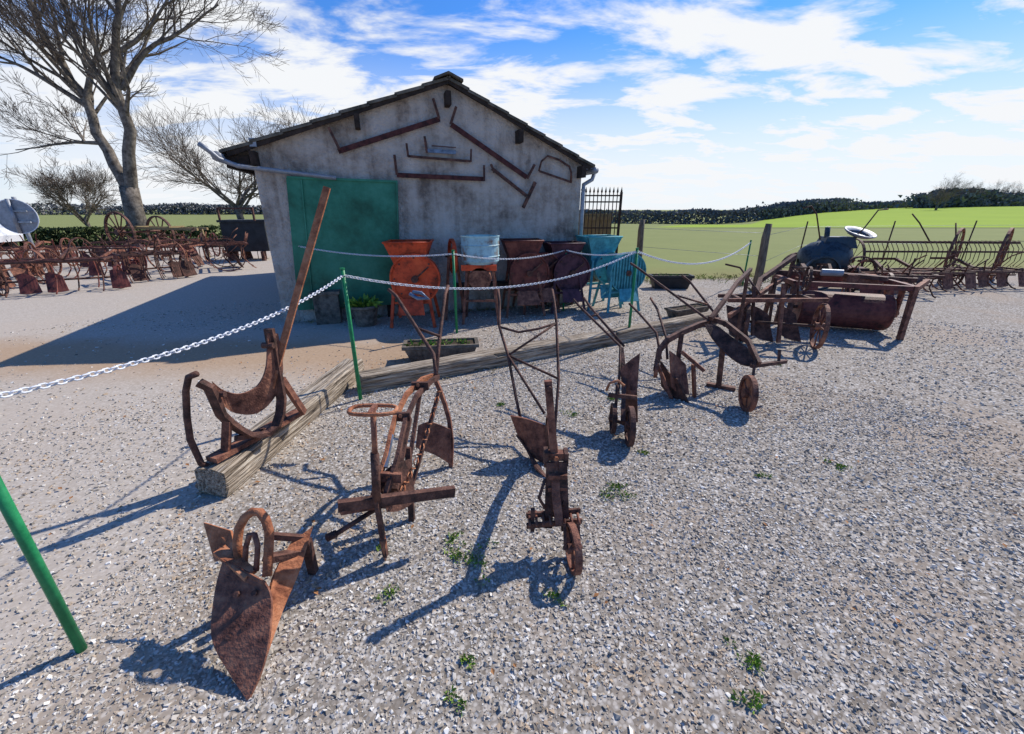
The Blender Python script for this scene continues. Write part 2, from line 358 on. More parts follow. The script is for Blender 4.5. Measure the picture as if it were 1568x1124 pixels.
g.tube([FP(5.04,2.19,.1),FP(5.04,2.19,-D)],.05,PALE,10)
g.tube([FP(5.08,2.17,-.02),FP(5.04,2.06,-.02),FP(4.89,1.98,-.02),FP(4.87,1.85,.02),FP(4.87,0,.02)],.033,PALE,10)
for z_ in (1.9,1.0,.3): g.disc(FP(4.87,z_,.02),(0,0,1),.038,.03,PALE,12)
g.box(FP(.12,2.4,.1),(.08,.07,.1),PALE,.3)
g.done('gutters',shed)

def onwall(name,segs):
    g=MB()
    for a,b2,w_,h_,mat,off in segs: g.bar(FP(*a,off),FP(*b2,off),.03,h_,mat)
    g.done(name)
onwall('yoke_beam',[((1.13,2.34),(2.54,2.8),0,.065,RED,.05),((1.05,2.62),(1.15,2.36),0,.035,RUSTD,.08),((2.46,3.04),(2.53,2.8),0,.035,RUSTD,.08)])
onwall('yoke_beam',[((2.7,2.74),(3.86,2.07),0,.065,RED,.05),((2.78,2.96),(2.69,2.74),0,.035,RUSTD,.08),((3.98,2.25),(3.86,2.05),0,.035,RUSTD,.08)])
onwall('crosscut_saw',[((1.88,2.06),(3.17,2.03),0,.06,RED,.05),((1.87,2.32),(1.88,2.06),0,.03,RUSTD,.07),((3.17,2.22),(3.17,2.0),0,.03,RUSTD,.07)])
onwall('bow_saw',[((2.06,2.31),(2.97,2.27),0,.03,RUSTD,.05),((2.05,2.47),(2.06,2.3),0,.025,RUSTD,.07),((2.98,2.43),(2.97,2.26),0,.025,RUSTD,.07)])
onwall('hand_saw',[((2.34,2.39),(2.75,2.38),0,.05,BLADE,.06),((2.31,2.57),(2.33,2.36),0,.03,RUSTD,.07),((2.4,2.45),(2.75,2.44),0,.012,RUSTD,.09)])
onwall('wooden_mallet',[((3.3,2.18),(3.86,1.8),0,.045,RUSTD,.05),((3.8,1.62),(4.0,2.0),0,.05,RUSTD,.07),((3.28,2.24),(3.33,2.12),0,.03,RUSTD,.07)])
g=MB();g.tube([FP(*q,.06) for q in [(4.06,2.16),(4.1,2.3),(4.2,2.38),(4.4,2.33),(4.58,2.24),(4.62,2.15),(4.62,2.0)]],.016,RUSTD,6)
g.bar(FP(4.07,2.16,.06),FP(4.63,2.01,.06),.015,.03,RUSTD);g.done('frame_saw')

# ------------------------------------------------------------------ timbers (local X along the beam)
def timber(name,a,b2,w_,h_,seed,mat=WOOD):
    rn=random.Random(seed);a=V(a);b2=V(b2);L=(b2-a).length;n_=int(L/.05)
    vs=[];fs=[];pr=[]
    for sx,sy in ((-1,-1),(1,-1),(1,1),(-1,1)):
        pr.append((sx,sy))
    prof=[]
    for e in range(4):
        p,q=pr[e],pr[(e+1)%4]
        for k in range(6):
            f=(k+.5)/6;x=p[0]+(q[0]-p[0])*f;y=p[1]+(q[1]-p[1])*f;prof.append((x,y))
    m_=len(prof);groove=[rn.choice([0,0,0,-.05,-.09,.01]) for _ in prof]
    drift=0;dz=0
    chips={}
    for _ in range(int(L*3)): chips[(rn.randrange(n_),rn.choice([0,5,6,11,12,17,18,23]))]=rn.uniform(.1,.3)
    for i in range(n_+1):
        drift=.9*drift+rn.uniform(-.002,.002);dz=.9*dz+rn.uniform(-.002,.002)
        for k,(x,y) in enumerate(prof):
            j=1+groove[k]*(.6+.4*math.sin(i*.23+k*2))+rn.uniform(-.012,.012)
            for di in (0,1,2):
                c=chips.get((i-di,k));j-=c if c else 0
            e=rn.uniform(-.02,.02) if i in(0,n_) else 0
            vs.append((L*i/n_+e,x*w_/2*j+drift,h_/2+y*h_/2*j-.01+dz))
        if i:
            o=(i-1)*m_
            for k in range(m_): fs.append((o+k,o+(k+1)%m_,o+m_+(k+1)%m_,o+m_+k))
    fs.append(tuple(range(m_-1,-1,-1)));fs.append(tuple(n_*m_+k for k in range(m_)))
    g=MB();g.add(vs,fs,mat);o=g.done(name);o.location=a;o.rotation_euler=(0,0,math.atan2(b2.y-a.y,b2.x-a.x));return o
timber('timber_sleeper',(-1.77,2.06,0),(-1.62,4.0,0),.2,.19,1)
timber('timber_sleeper',(-1.42,3.62,0),(1.25,5.1,0),.2,.17,2)
timber('timber_sleeper',(1.28,5.12,0),(3.0,6.12,0),.2,.17,3)

# ------------------------------------------------------------------ chain fence
def post(name,x,y,h,lean=(0,0)):
    g=MB();g.tube([(x,y,-.05),(x+lean[0],y+lean[1],h)],.017,GREENP,10)
    g.disc((x+lean[0],y+lean[1],h+.004),(0,0,1),.02,.012,GREENP,10)
    g.tube([(x+lean[0]+.02*math.cos(a),y+lean[1]+.02*math.sin(a),h-.05) for a in [i*.785 for i in range(8)]],.004,PALE,5,True)
    g.done(name)
post('green_fence_post',-1.67,1.13,1.1);post('green_fence_post',-1.36,3.41,1.15);post('green_fence_post',-.76,5.56,1.1)
post('green_fence_post',.86,6.9,1.03);post('green_fence_post',1.52,5.25,1.15);post('green_fence_post',5.12,9.33,.97)
def chain(name,a,b2,sag,mat=WHITE,Lk=.036):
    a=V(a);b2=V(b2);N=60;P=[]
    for i in range(N+1):
        t=i/N;p=a.lerp(b2,t);p.z-=sag*4*t*(1-t);P.append(p)
    g=MB()
    pitch=Lk*.72;cum=[0]
    for i in range(N): cum.append(cum[-1]+(P[i+1]-P[i]).length)
    cnt=int(cum[-1]/pitch);i=0
    for j in range(cnt):
        d_=j*pitch+pitch/2
        while cum[i+1]<d_: i+=1
        p=P[i].lerp(P[i+1],(d_-cum[i])/(cum[i+1]-cum[i]));d=(P[i+1]-P[i]).normalized()
        sd_=d.cross(V((0,0,1))).normalized();up=sd_.cross(d)
        ax=(sd_*.7+up*.7) if j%2 else (sd_*.7-up*.7)
        pts=[]
        for q in range(10):
            t=2*math.pi*q/10;c,s_=math.cos(t),math.sin(t)
            pts.append(p+d*(c*Lk*.28+math.copysign(Lk*.14,c))+ax*s_*Lk*.27)
        g.tube(pts,Lk*.1,mat,5,True)
    g.done(name)
chain('white_chain',(-1.67,1.13,1.05),(-1.36,3.41,1.1),.1)
chain('white_chain',(-1.36,3.41,1.1),(1.52,5.25,1.12),.25)
chain('white_chain',(.86,6.9,.99),(1.52,5.25,1.12),.06)
chain('white_chain',(-.76,5.56,1.06),(.86,6.9,.99),.1)
chain('white_chain',tuple(FP(.38,1.12,.06)),(-.76,5.56,1.06),.08)
chain('white_chain',(1.52,5.25,1.12),(5.12,9.33,.93),.28,Lk=.045)
chain('white_chain',(-1.67,1.13,1.05),(-2.2,-.8,1.05),.1)

# ------------------------------------------------------------------ ploughs
g=MB();tip=(-.92,.953,.0)
g.strip([(-1.157,1.30,.285),(-1.16,1.22,.2),(-1.115,1.10,.112),(-1.02,1.02,.05),tip],[(-.958,1.22,.253),(-.925,1.19,.2),(-.89,1.08,.12),(-.895,1.01,.05),(-.915,.952,.002)],.012,RUST)
g.plate([(-1.30,1.42,.361),(-1.179,1.40,.335),(-1.125,1.33,.283),(-1.224,1.33,.239)],.012,RUSTO)
g.strip([(-.905,1.52,.25),(-.92,1.38,.14),(-.945,1.25,.06),(-.915,.98,.0)],[(-.975,1.45,.225),(-.985,1.32,.19),(-.965,1.2,.14),(-.93,.96,.0)],.014,RUSTO)
g.tube([(-1.11,1.31,.26),(-1.125,1.345,.32),(-1.12,1.37,.375),(-1.093,1.38,.42),(-1.06,1.385,.445),(-1.025,1.38,.448),(-.998,1.365,.425),(-.985,1.35,.375),(-.987,1.33,.32),(-.966,1.25,.245)],.018,RUSTO,8)
g.tube([(-1.08,1.30,.26),(-1.078,1.325,.32),(-1.06,1.34,.37),(-1.04,1.34,.372),(-1.025,1.32,.33),(-1.02,1.27,.25)],.011,RUST,7)
g.bar((-1.04,1.4,.31),(-.925,1.49,.21),.025,.025,RUSTD);g.bar((-1.02,1.33,.25),(-.93,1.44,.18),.035,.03,RUSTD)
g.bar((-1.2,1.34,.29),(-1.03,1.25,.25),.05,.02,RUSTO);g.bar((-.935,1.5,.0),(-.93,1.49,.2),.035,.035,RUSTD);g.bar((-1.13,1.34,.0),(-1.12,1.32,.27),.03,.035,RUSTD)
g.disc((-1.2,1.345,.28),(.2,-.7,.6),.02,.03,RUSTD,10);g.bolts([(-1.06,1.2,.21),(-1.0,1.12,.13),(-1.05,1.1,.11),(-.99,1.2,.215)],(.1,-.7,.7),RUSTD)
g.done('plough_share_body')

g=MB()
g.tube([(-1.72,2.12,.76),(-1.77,2.12,.74),(-1.80,2.11,.66),(-1.83,2.1,.5),(-1.85,2.1,.36),(-1.83,2.1,.2),(-1.79,2.12,.15)],.018,RUSTD,8)
g.strip([(-1.71,2.2,.68),(-1.69,2.25,.6),(-1.65,2.32,.55),(-1.59,2.4,.57),(-1.54,2.45,.68),(-1.52,2.5,.88)],[(-1.71,2.22,.53),(-1.70,2.3,.43),(-1.63,2.4,.38),(-1.55,2.5,.46),(-1.51,2.57,.62),(-1.49,2.56,.86)],.01,RUST)
g.sweep([(-1.74,2.14,.7),(-1.705,2.16,.66),(-1.705,2.18,.56),(-1.71,2.2,.47),(-1.70,2.24,.39),(-1.68,2.28,.32),(-1.65,2.31,.27),(-1.62,2.35,.24),(-1.59,2.4,.235),(-1.56,2.45,.26),(-1.54,2.49,.33),(-1.53,2.52,.42),(-1.52,2.53,.9)],.03,.055,RUSTD,(1,0,0))
g.bar((-1.70,2.22,.42),(-1.75,2.2,.2),.03,.045,RUST);g.bar((-1.52,2.55,.55),(-1.51,2.72,.22),.03,.045,RUST)
g.bar((-1.78,2.12,.21),(-1.56,2.75,.21),.09,.03,RUST);g.bar((-1.70,2.25,.28),(-1.64,2.4,.23),.03,.03,RUSTD)
g.bar((-1.56,2.48,.52),(-1.18,2.9,1.73),.042,.018,RUSTO,(0,1,0))
g.disc((-1.53,2.5,.8),(1,0,0),.02,.07,RUSTD,8);g.disc((-1.69,2.2,.6),(1,0,0),.018,.07,RUSTD,8)
g.bolts([(-1.74,2.2,.225),(-1.66,2.45,.225),(-1.6,2.62,.225)],(0,0,1),RUSTD,.016)
g.done('subsoil_plough')

g=MB()
ring=[(-.60+.1*math.copysign(abs(math.cos(a))**.6,math.cos(a)),1.62+.045*math.copysign(abs(math.sin(a))**.7,math.sin(a)),.79) for a in [i*math.pi/10 for i in range(20)]]
g.tube(ring,.009,RUSTO,7,True);g.bar((-.6,1.58,.79),(-.6,1.66,.79),.02,.02,RUST)
g.tube([(-.60,1.62,.79),(-.615,1.61,.55)],.013,RUST);g.tube([(-.614,1.61,.58),(-.63,1.6,.33)],.02,RUSTD)
g.bar((-.632,1.6,.36),(-.615,1.58,0.02),.03,.02,RUSTD);g.tube([(-.62,1.58,.12),(-.615,1.57,0)],[.018,.003],RUSTO)
g.bar((-.79,1.55,.34),(-.29,1.75,.27),.03,.05,RUSTD);g.bar((-.79,1.56,.31),(-.6,1.68,.26),.06,.02,RUST)
g.tube([(-.82,1.5,.21),(-.64,1.66,.25)],.012,RUSTD);g.tube([(-.84,1.5,.205),(-.80,1.51,.22)],.018,RUSTD)
for dx,dz in ((-.028,0),(.028,-.01)):
    g.sweep([(-.645+dx,1.62,.28+dz),(-.62+dx,1.7,.37+dz),(-.60+dx,1.8,.45+dz),(-.60+dx,1.9,.505+dz),(-.60+dx,2.0,.55+dz),(-.58+dx,2.2,.6+dz),(-.53+dx,2.4,.61+dz),(-.49+dx*.4,2.52,.59+dz)],.018,.032,RUSTO if dx<0 else RUSTD)
g.bar((-.58,2.1,.5),(-.58,1.72,.30),.03,.025,RUSTD);g.bar((-.55,2.3,.58),(-.57,2.0,.3),.02,.02,RUSTD)
g.bar((-.66,1.72,.38),(-.54,1.72,.37),.02,.05,RUST);g.bar((-.64,2.02,.55),(-.55,2.02,.55),.02,.05,RUSTD);g.bar((-.60,2.3,.61),(-.5,2.3,.61),.02,.05,RUSTD)
g.bar((-.625,1.75,.41),(-.625,1.9,.505),.022,.02,BLADE)
g.bolts([(-.6,1.72,.38),(-.6,2.02,.56),(-.56,2.3,.62),(-.5,1.67,.3),(-.7,1.59,.33)],(0,1,0),RUSTO,.012)
g.tube([(-.48,3.15,1.06),(-.49,3.05,1.02),(-.505,2.8,.76),(-.49,2.5,.60)],.013,RUSTD);g.tube([(-.92,3.12,1.04),(-.86,3.08,1.0),(-.66,2.8,.83),(-.52,2.62,.70),(-.49,2.5,.6)],.013,RUSTD)
g.tube([(-.66,2.8,.83),(-.5,2.8,.77)],.01,RUSTD)
g.tube([(-.74,3.12,1.02),(-.67,3.08,1.02),(-.62,3.08,.98),(-.7,3.08,.98),(-.76,3.1,1.01)],.014,BLADE)
g.sweep([(-.50,2.5,.58),(-.47,2.49,.5),(-.44,2.48,.4),(-.415,2.46,.3),(-.40,2.42,.18),(-.40,2.39,.1),(-.405,2.36,.0)],.025,.03,RUST,(0,1,0))
g.strip([(-.60,2.38,.3),(-.52,2.37,.33),(-.40,2.4,.26)],[(-.62,2.34,.16),(-.5,2.32,.12),(-.40,2.35,.02)],.012,RUST)
g.strip([(-.66,1.72,.36),(-.6,1.78,.4),(-.54,1.9,.36)],[(-.62,1.68,.2),(-.57,1.74,.16),(-.52,1.84,.14)],.012,RUSTD)
g.bar((-.56,1.95,.4),(-.55,1.85,.0),.03,.03,RUSTD);g.bar((-.47,2.48,.5),(-.6,2.1,.05),.02,.02,RUSTD)
for i in range(14):
    p=V((-.5,2.35,.55)).lerp(V((-.6,1.75,.28)),i/13)+V((.05,0,-.05*math.sin(i/13*3.14)));g.tube([p+V((.012*math.cos(a),.022*math.sin(a),.012*math.sin(a)*(1 if i%2 else -1))) for a in [k*1.05 for k in range(6)]],.004,RUSTO,4,True)
g.done('walking_plough')

g=MB()
g.tube([(-.115,3.45,.98),(-.10,3.35,.89),(-.10,3.2,.73),(-.03,3.0,.56),(.03,2.7,.34),(.07,2.55,.2)],.011,RUSTD)
g.tube([(.33,3.45,.98),(.345,3.35,.88),(.35,3.2,.76),(.35,2.9,.41),(.29,2.5,.19)],.011,RUSTD)
g.tube([(-.10,3.2,.73),(.05,3.15,.70),(.2,3.17,.72),(.35,3.2,.76)],.01,RUSTD)
g.tube([(-.03,3.0,.56),(.35,3.2,.76)],.009,RUSTD);g.tube([(-.03,3.0,.56),(.35,2.9,.41)],.01,RUSTD);g.tube([(-.03,3.0,.56),(.22,2.55,.3)],.01,RUSTD)
g.bar((.166,1.78,.86),(.208,1.75,.46),.035,.028,RUST,(0,1,0));g.disc((.17,1.765,.83),(0,1,0),.013,.035,RUSTD,8)
g.sweep([(.26,2.5,.28),(.235,2.25,.38),(.215,1.95,.45),(.208,1.75,.47),(.212,1.68,.3),(.23,1.62,.17)],.04,.04,RUST,(1,0,0))
g.bar((.24,2.42,.34),(.24,2.45,.0),.03,.04,RUSTD)
g.strip([(-.01,2.5,.31),(.1,2.47,.30),(.225,2.45,.26)],[(.05,2.52,.12),(.13,2.45,.03),(.24,2.38,.0)],.012,RUST)
g.strip([(.03,2.5,.16),(.1,2.44,.08),(.15,2.3,.02)],[(.1,2.52,.04),(.16,2.42,.0),(.24,2.2,.0)],.012,RUSTD)
g.box((.212,1.75,.48),(.11,.04,.04),RUST);g.box((.165,1.75,.47),(.02,.06,.08),RUSTD);g.box((.262,1.75,.47),(.02,.06,.07),RUSTD)
g.bar((.185,1.72,.46),(.18,1.66,.12),.016,.04,RUSTD,(1,0,0));g.bar((.245,1.72,.46),(.262,1.64,.12),.016,.04,RUSTD,(1,0,0))
for zz in (.4,.33,.26): g.bar((.175,1.69,zz),(.265,1.69,zz),.02,.022,RUST)
g.tube([(.16,1.7,.38),(.13,1.66,.3),(.16,1.66,.24)],.008,RUSTD)
for dy,dz in ((0,0),(.05,.02)):
    g.bar((.07,1.62+dy,.165+dz),(.34,1.64+dy,.18+dz),.012,.028,RUSTD)
for i in range(8): g.tube([(.085+i*.034,1.605,.175+i*.002),(.085+i*.034,1.69,.195)],.007,RUST,6)
g.bar((.10,1.64,.25),(.10,1.64,.12),.02,.02,RUSTD)
g.tube([(.21,1.7,.16),(.25,1.66,.27),(.29,1.7,.16)],.011,RUSTD)
g.wheel((.285,1.53,.115),(1,.12,0),.115,.03,RUST,5,.018,.025,.05,.01)
g.bar((.25,1.6,.20),(.25,1.53,.11),.012,.03,RUSTD);g.bar((.315,1.6,.20),(.315,1.53,.11),.012,.03,RUSTD);g.tube([(.24,1.53,.115),(.33,1.54,.115)],.01,RUSTD)
g.bolts([(.212,1.73,.48),(.21,1.95,.475),(.235,2.25,.405)],(0,1,0),RUSTO,.012)
g.done('walking_plough')

g=MB()
g.tube([(.56,3.78,.83),(.61,3.7,.78),(.87,3.2,.57),(.83,3.0,.40),(.80,2.88,.28)],.011,RUSTD);g.tube([(.66,3.82,.84),(.70,3.7,.78),(.90,3.2,.57)],.011,RUSTD);g.tube([(.68,3.56,.72),(.76,3.6,.74)],.009,RUSTD)
g.strip([(.84,3.02,.44),(.9,3.0,.52),(.97,3.0,.58)],[(.86,2.95,.24),(.91,2.9,.26),(.95,2.9,.3)],.012,RUST)
g.plate([(.86,2.95,.26),(.95,2.9,.3),(1.0,2.95,.02),(.92,2.98,.0)],.012,RUSTD)
g.wheel((.845,2.65,.145),(1,-.12,0),.145,.035,RUSTD,5,.03,.035,.07,.012);g.disc((.845,2.65,.145),(1,-.12,0),.1,.012,RUST)
g.wheel((.76,2.8,.13),(1,-.12,0),.115,.03,RUSTD,5,.025,.03,.06,.01);g.tube([(.73,2.8,.13),(.845,2.66,.145)],.014,RUSTD)
g.sweep([(.88,3.2,.55),(.87,3.0,.38),(.82,2.78,.24),(.8,2.68,.16)],.03,.04,RUSTD);g.bar((.72,2.85,.3),(.92,2.8,.3),.02,.03,RUSTD);g.tube([(.78,2.85,.38),(.78,2.82,.15)],.012,RUSTD)
g.tube([(.70,2.84,.34),(.72,2.84,.4),(.78,2.84,.42),(.83,2.84,.38)],.01,RUSTO)
g.done('wheeled_plough')

g=MB()
g.strip([(1.39,3.5,.43),(1.46,3.52,.38),(1.55,3.5,.3)],[(1.42,3.42,.12),(1.49,3.42,.06),(1.57,3.38,.06)],.012,RUST)
g.strip([(1.36,3.6,.3),(1.42,3.5,.22),(1.46,3.4,.2)],[(1.40,3.6,.05),(1.46,3.45,.0),(1.56,3.34,.0)],.012,RUSTD)
g.sweep([(1.29,3.5,.27),(1.32,3.55,.42),(1.40,3.6,.5),(1.55,3.7,.54),(1.8,3.9,.56),(2.08,4.1,.56)],.035,.05,RUSTD)
g.tube([(1.22,4.3,.68),(1.28,4.15,.62),(1.36,3.8,.51),(1.36,3.6,.32)],.012,RUSTD);g.tube([(1.5,4.5,.7),(1.52,4.3,.62),(1.46,3.8,.46),(1.42,3.6,.32)],.012,RUSTD)
g.bar((1.55,3.68,.54),(1.53,3.62,.0),.03,.035,RUSTD);g.bar((1.3,3.5,.3),(1.44,3.42,.0),.025,.03,RUST);g.bar((1.62,3.5,.3),(1.66,3.46,.0),.05,.02,RUST)
g.wheel((1.3,3.52,.25),(1,-.3,0),.08,.03,RUST,4,.02,.02);g.bar((1.5,3.5,.42),(1.7,3.45,.26),.03,.03,RUST)
g.done('walking_plough')

g=MB()
g.tube([(1.36,4.9,1.02),(1.43,4.78,.97),(1.93,4.0,.58),(2.0,3.8,.4)],.013,RUSTD);g.tube([(1.97,4.9,.88),(2.02,4.78,.83),(2.10,4.0,.52)],.013,RUSTD);g.tube([(1.7,4.35,.76),(2.06,4.35,.66)],.01,RUSTD)
g.strip([(1.82,3.85,.58),(1.93,3.83,.57),(2.05,3.7,.48),(2.18,3.5,.39)],[(1.87,3.75,.47),(1.95,3.65,.37),(2.05,3.5,.3),(2.15,3.4,.32)],.012,RUSTD)
g.bar((1.95,3.68,.4),(1.97,3.66,.0),.03,.04,RUSTD);g.bar((1.88,3.72,.02),(2.1,3.6,.02),.05,.03,RUSTD)
g.sweep([(1.93,4.0,.6),(2.0,3.8,.6),(2.1,3.55,.5),(2.08,3.3,.38)],.03,.045,RUSTD)
g.bar((2.02,3.3,.36),(2.44,3.5,.33),.03,.03,RUSTD);g.bar((2.06,3.33,.4),(2.0,3.2,.16),.02,.03,RUSTD)
g.wheel((1.98,3.2,.155),(1,-.15,0),.155,.04,RUST,5,.03,.04,.08,.014);g.disc((1.98,3.2,.155),(1,-.15,0),.13,.01,RUSTO)
g.bar((2.35,3.46,.34),(2.36,3.5,.44),.02,.02,RUSTD);g.sweep([(1.9,3.9,.62),(2.1,4.1,.75),(2.4,4.5,.85),(2.75,4.9,.95)],.035,.04,RUSTD);g.bar((2.7,4.85,.93),(2.75,4.9,0),.03,.03,RUSTD)
g.done('walking_plough')

g=MB()
ax=V((.93,-.37,0))
g.wheel((3.72,4.9,.275),ax,.275,.045,RUST,8,.02,.045,.1,.009);g.wheel((2.97,5.2,.25),ax,.25,.045,RUSTD,8,.02,.045,.1,.009)
g.tube([(2.9,5.22,.26),(3.8,4.87,.275)],.018,RUSTD)
g.bar((2.66,5.1,.55),(3.75,4.92,.59),.045,.045,RUST);g.bar((2.75,5.55,.52),(3.85,5.3,.56),.045,.045,RUSTD)
g.bar((2.8,5.12,.56),(2.9,5.55,.54),.04,.04,RUSTD);g.bar((3.6,4.95,.58),(3.7,5.35,.56),.04,.04,RUSTD)
g.sweep([(3.1,5.3,.6),(3.3,5.6,.72),(3.98,6.05,.98)],.05,.06,RUSTD);g.sweep([(2.6,4.9,.4),(3.1,5.3,.55),(3.8,5.9,.7)],.04,.05,RUST)
g.bar((3.3,5.1,.75),(3.3,4.95,.05),.035,.04,RUST);g.bar((3.0,5.2,.7),(3.05,5.1,.1),.03,.03,RUSTD)
for x in (2.75,3.05,3.4): g.strip([(x,5.3,.45),(x+.1,5.25,.42),(x+.2,5.2,.35)],[(x+.03,5.15,.1),(x+.12,5.1,.05),(x+.25,5.05,.03)],.012,RUSTD)
g.tube([(3.5,5.1,.6),(3.5,5.15,.85),(3.42,5.2,.93),(3.6,5.2,.93)],.012,RUSTD);g.tube([(3.1,5.2,.6),(3.0,5.6,.88),(2.9,5.8,.9)],.013,RUSTD)
g.wheel((3.85,5.5,.75),ax,.16,.03,RUSTD,6,.015,.03)
g.bar((3.98,6.05,.98),(3.95,6.1,0),.04,.04,RUSTD);g.bar((3.5,5.6,.75),(3.55,5.6,0),.03,.03,RUSTD)
g.done('reversible_brabant_plough')

g=MB()
c0=V((4.15,6.0,.27));c1=V((5.15,5.62,.27));axr=(c1-c0).normalized();L=(c1-c0).length
g.lathe([(0,.001),(0,.23),(.02,.245),(L-.02,.245),(L,.23),(L,.001)],c0,axr,MAROON,28)
g.tube([c0-axr*.12,c1+axr*.12],.025,RUSTD)
A,B,C,D_=V((3.95,6.35,.66)),V((5.25,5.9,.66)),V((5.1,5.28,.66)),V((3.85,5.72,.66))
for p,q in ((A,B),(B,C),(C,D_),(D_,A)): g.bar(p,q,.055,.06,MAROON)
for p in (c0-axr*.08,c1+axr*.08): g.bar(p+V((0,0,-.05)),p+V((0,0,.42)),.07,.03,RUST)
g.bar(C+V((-.02,0,.03)),C+V((-.03,-.04,-.66)),.06,.05,RUST);g.bar(C+V((.3,.3,.1)),C+V((0,-.02,-.45)),.05,.05,RUST);g.bar(D_,D_+V((-.05,-.1,-.66)),.05,.05,RUSTD)
g.bar(A+V((0,0,.06)),B+V((.35,-.1,.02)),.06,.06,RUSTD);g.bar(C,C+V((.45,.35,.04)),.05,.06,RUST);g.bar(B,B+V((.2,.0,-.62)),.05,.05,RUST);g.bar(A,A+V((.0,.05,-.66)),.05,.05,RUSTD)
g.bar((4.3,6.2,.75),(4.9,5.5,.75),.12,.05,RUSTD);g.bar((4.05,5.7,.7),(4.35,6.4,.8),.05,.08,RUSTD);g.lathe([(0,.001),(0,.045),(.25,.045),(.25,.001)],(4.3,5.9,.78),axr,PALE,12)
g.box((4.75,5.75,.72),(.35,.2,.1),RUST,-.4)
g.done('field_roller')

def cutter(name,x,y,rz,mat,sc=1,disc_r=.36,slats=False,fly=True,hop=True,leg=None):
    g=MB();cr,sr=math.cos(rz),math.sin(rz);leg=leg or mat
    def T(a,b2,c): return (x+(a*cr-b2*sr)*sc,y+(a*sr+b2*cr)*sc,c*sc)
    f=V((sr,-cr,0))
    if hop:
        lo=[T(-.2,-.1,.9),T(.22,-.1,.9),T(.22,.25,.9),T(-.2,.25,.9)];hi=[T(-.3,-.16,1.17),T(.32,-.16,1.17),T(.32,.34,1.17),T(-.3,.34,1.17)]
        g.add(lo+hi,[(0,1,5,4),(1,2,6,5),(2,3,7,6),(3,0,4,7)],mat)
        for i in range(4): g.tube([hi[i],hi[(i+1)%4]],.014,mat,6)
        g.box(V(T(.01,.07,.78)),(.42*sc,.34*sc,.26*sc),mat,rz)
    c=V(T(.1,-.17,.68))
    g.lathe([(0,.001),(0,disc_r*sc),(.02,disc_r*sc*1.02),(.14,disc_r*sc),(.14,.001)],c,-f,mat,36)
    g.lathe([(0,disc_r*sc*.95),(.018,disc_r*sc*.97),(.018,disc_r*sc*1.03),(-.01,disc_r*sc*1.03)],c+f*.01,f,mat,36)
    g.disc(c+f*.02,f,.05*sc,.06,RUSTD,12)
    if slats:
        for i in range(-5,6):
            hh=math.sqrt(max(.01,disc_r**2-(i*.055)**2))*.9;a=V(T(.1+i*.055,-.18,.68-hh));b2=V(T(.1+i*.055,-.18,.68+hh));g.bar(a+f*.01,b2+f*.01,.02,.02,mat,tuple(f))
    else:
        g.bar(c+f*.03,V(T(.3,-.19,.85))+f*.03,.03,.02,RUSTD)
        for k in range(8):
            a=k*.785;q=c+V((cr*math.cos(a),sr*math.cos(a),math.sin(a)))*disc_r*sc*.85;g.disc(q+f*.008,f,.012,.02,RUSTD,6)
    for a,b2 in ((-.24,-.22),(.3,-.22),(-.24,.3),(.3,.3)):
        g.bar(T(a*.75,b2*.6,.8),T(a*1.15,b2*1.2,0),.04*sc,.04*sc,leg)
    g.bar(T(-.24,-.2,.35),T(.3,-.2,.35),.03,.03,leg);g.bar(T(-.24,.25,.35),T(.3,.25,.35),.03,.03,leg)
    g.plate([T(-.1,-.28,.42),T(.2,-.28,.42),T(.24,-.42,.22),T(-.14,-.42,.22)],.012,leg)
    if fly:
        sx=.42;g.wheel(T(sx,.05,.95),(cr*.95+sr*.2,sr*.95-cr*.2,0),.27*sc,.04,mat,6,.02,.04);g.tube([T(0,.05,.95),T(sx+.05,.05,.95)],.015,RUSTD)
    g.done(name)
cutter('orange_root_cutter',-1.47,6.1,.05,ORANGE,1.0,.34,leg=ORANGE,fly=False)
cutter('maroon_root_cutter',.15,6.75,.15,MAROON,.98,.31,fly=False,leg=RUST)
cutter('maroon_root_cutter',.38,6.95,.3,MAROON,.99,.28,fly=False,hop=False,leg=RUST)
cutter('purple_root_cutter',.84,7.0,.25,PURPLE,.93,.33,fly=False)
cutter('turquoise_root_cutter',1.48,7.3,.3,TEAL,1.0,.25,fly=False)
cutter('turquoise_root_cutter',1.76,7.05,.25,TEAL,.92,.34,slats=True,fly=False,hop=False)
g=MB();c=(-.46,6.25,0)
g.lathe([(.86,.001),(.86,.24),(.9,.27),(1.22,.275),(1.245,.285),(1.245,.262),(.92,.255),(.9,.001)],c,(0,0,1),BLUEL,36)
for zz in (.97,1.12): g.lathe([(zz-.012,.272),(zz,.283),(zz+.012,.274)],c,(0,0,1),BLUEL,36)
for a,b2 in ((-.22,-.18),(.22,-.18),(-.22,.2),(.22,.2)): g.bar((c[0]+a*.8,c[1]+b2,.87),(c[0]+a*1.2,c[1]+b2*1.3,0),.035,.035,RUST)
g.bar((c[0]-.26,c[1]-.2,.82),(c[0]+.24,c[1]-.2,.82),.04,.08,ORANGE);g.bar((c[0]-.25,c[1]-.21,.35),(c[0]+.25,c[1]-.21,.35),.03,.03,RUST);g.lathe([(0,.001),(0,.16),(.2,.16),(.2,.001)],(c[0],c[1]-.22,.66),(0,1,0),RUST,20)
g.done('blue_wash_drum')
g=MB();c=V((-.88,6.35,0))
g.wheel(tuple(c+V((0,0,.95))),(1,.35,0),.25,.045,ORANGE,6,.03,.045,sr=.012);g.bar(c+V((-.05,0,.97)),c+V((-.14,-.05,0)),.04,.04,RUST);g.bar(c+V((.05,0,.97)),c+V((.14,.1,0)),.04,.04,RUST);g.tube([c+V((-.1,-.03,.95)),c+V((.12,.03,.95))],.016,RUSTD);g.done('orange_flywheel_stand')
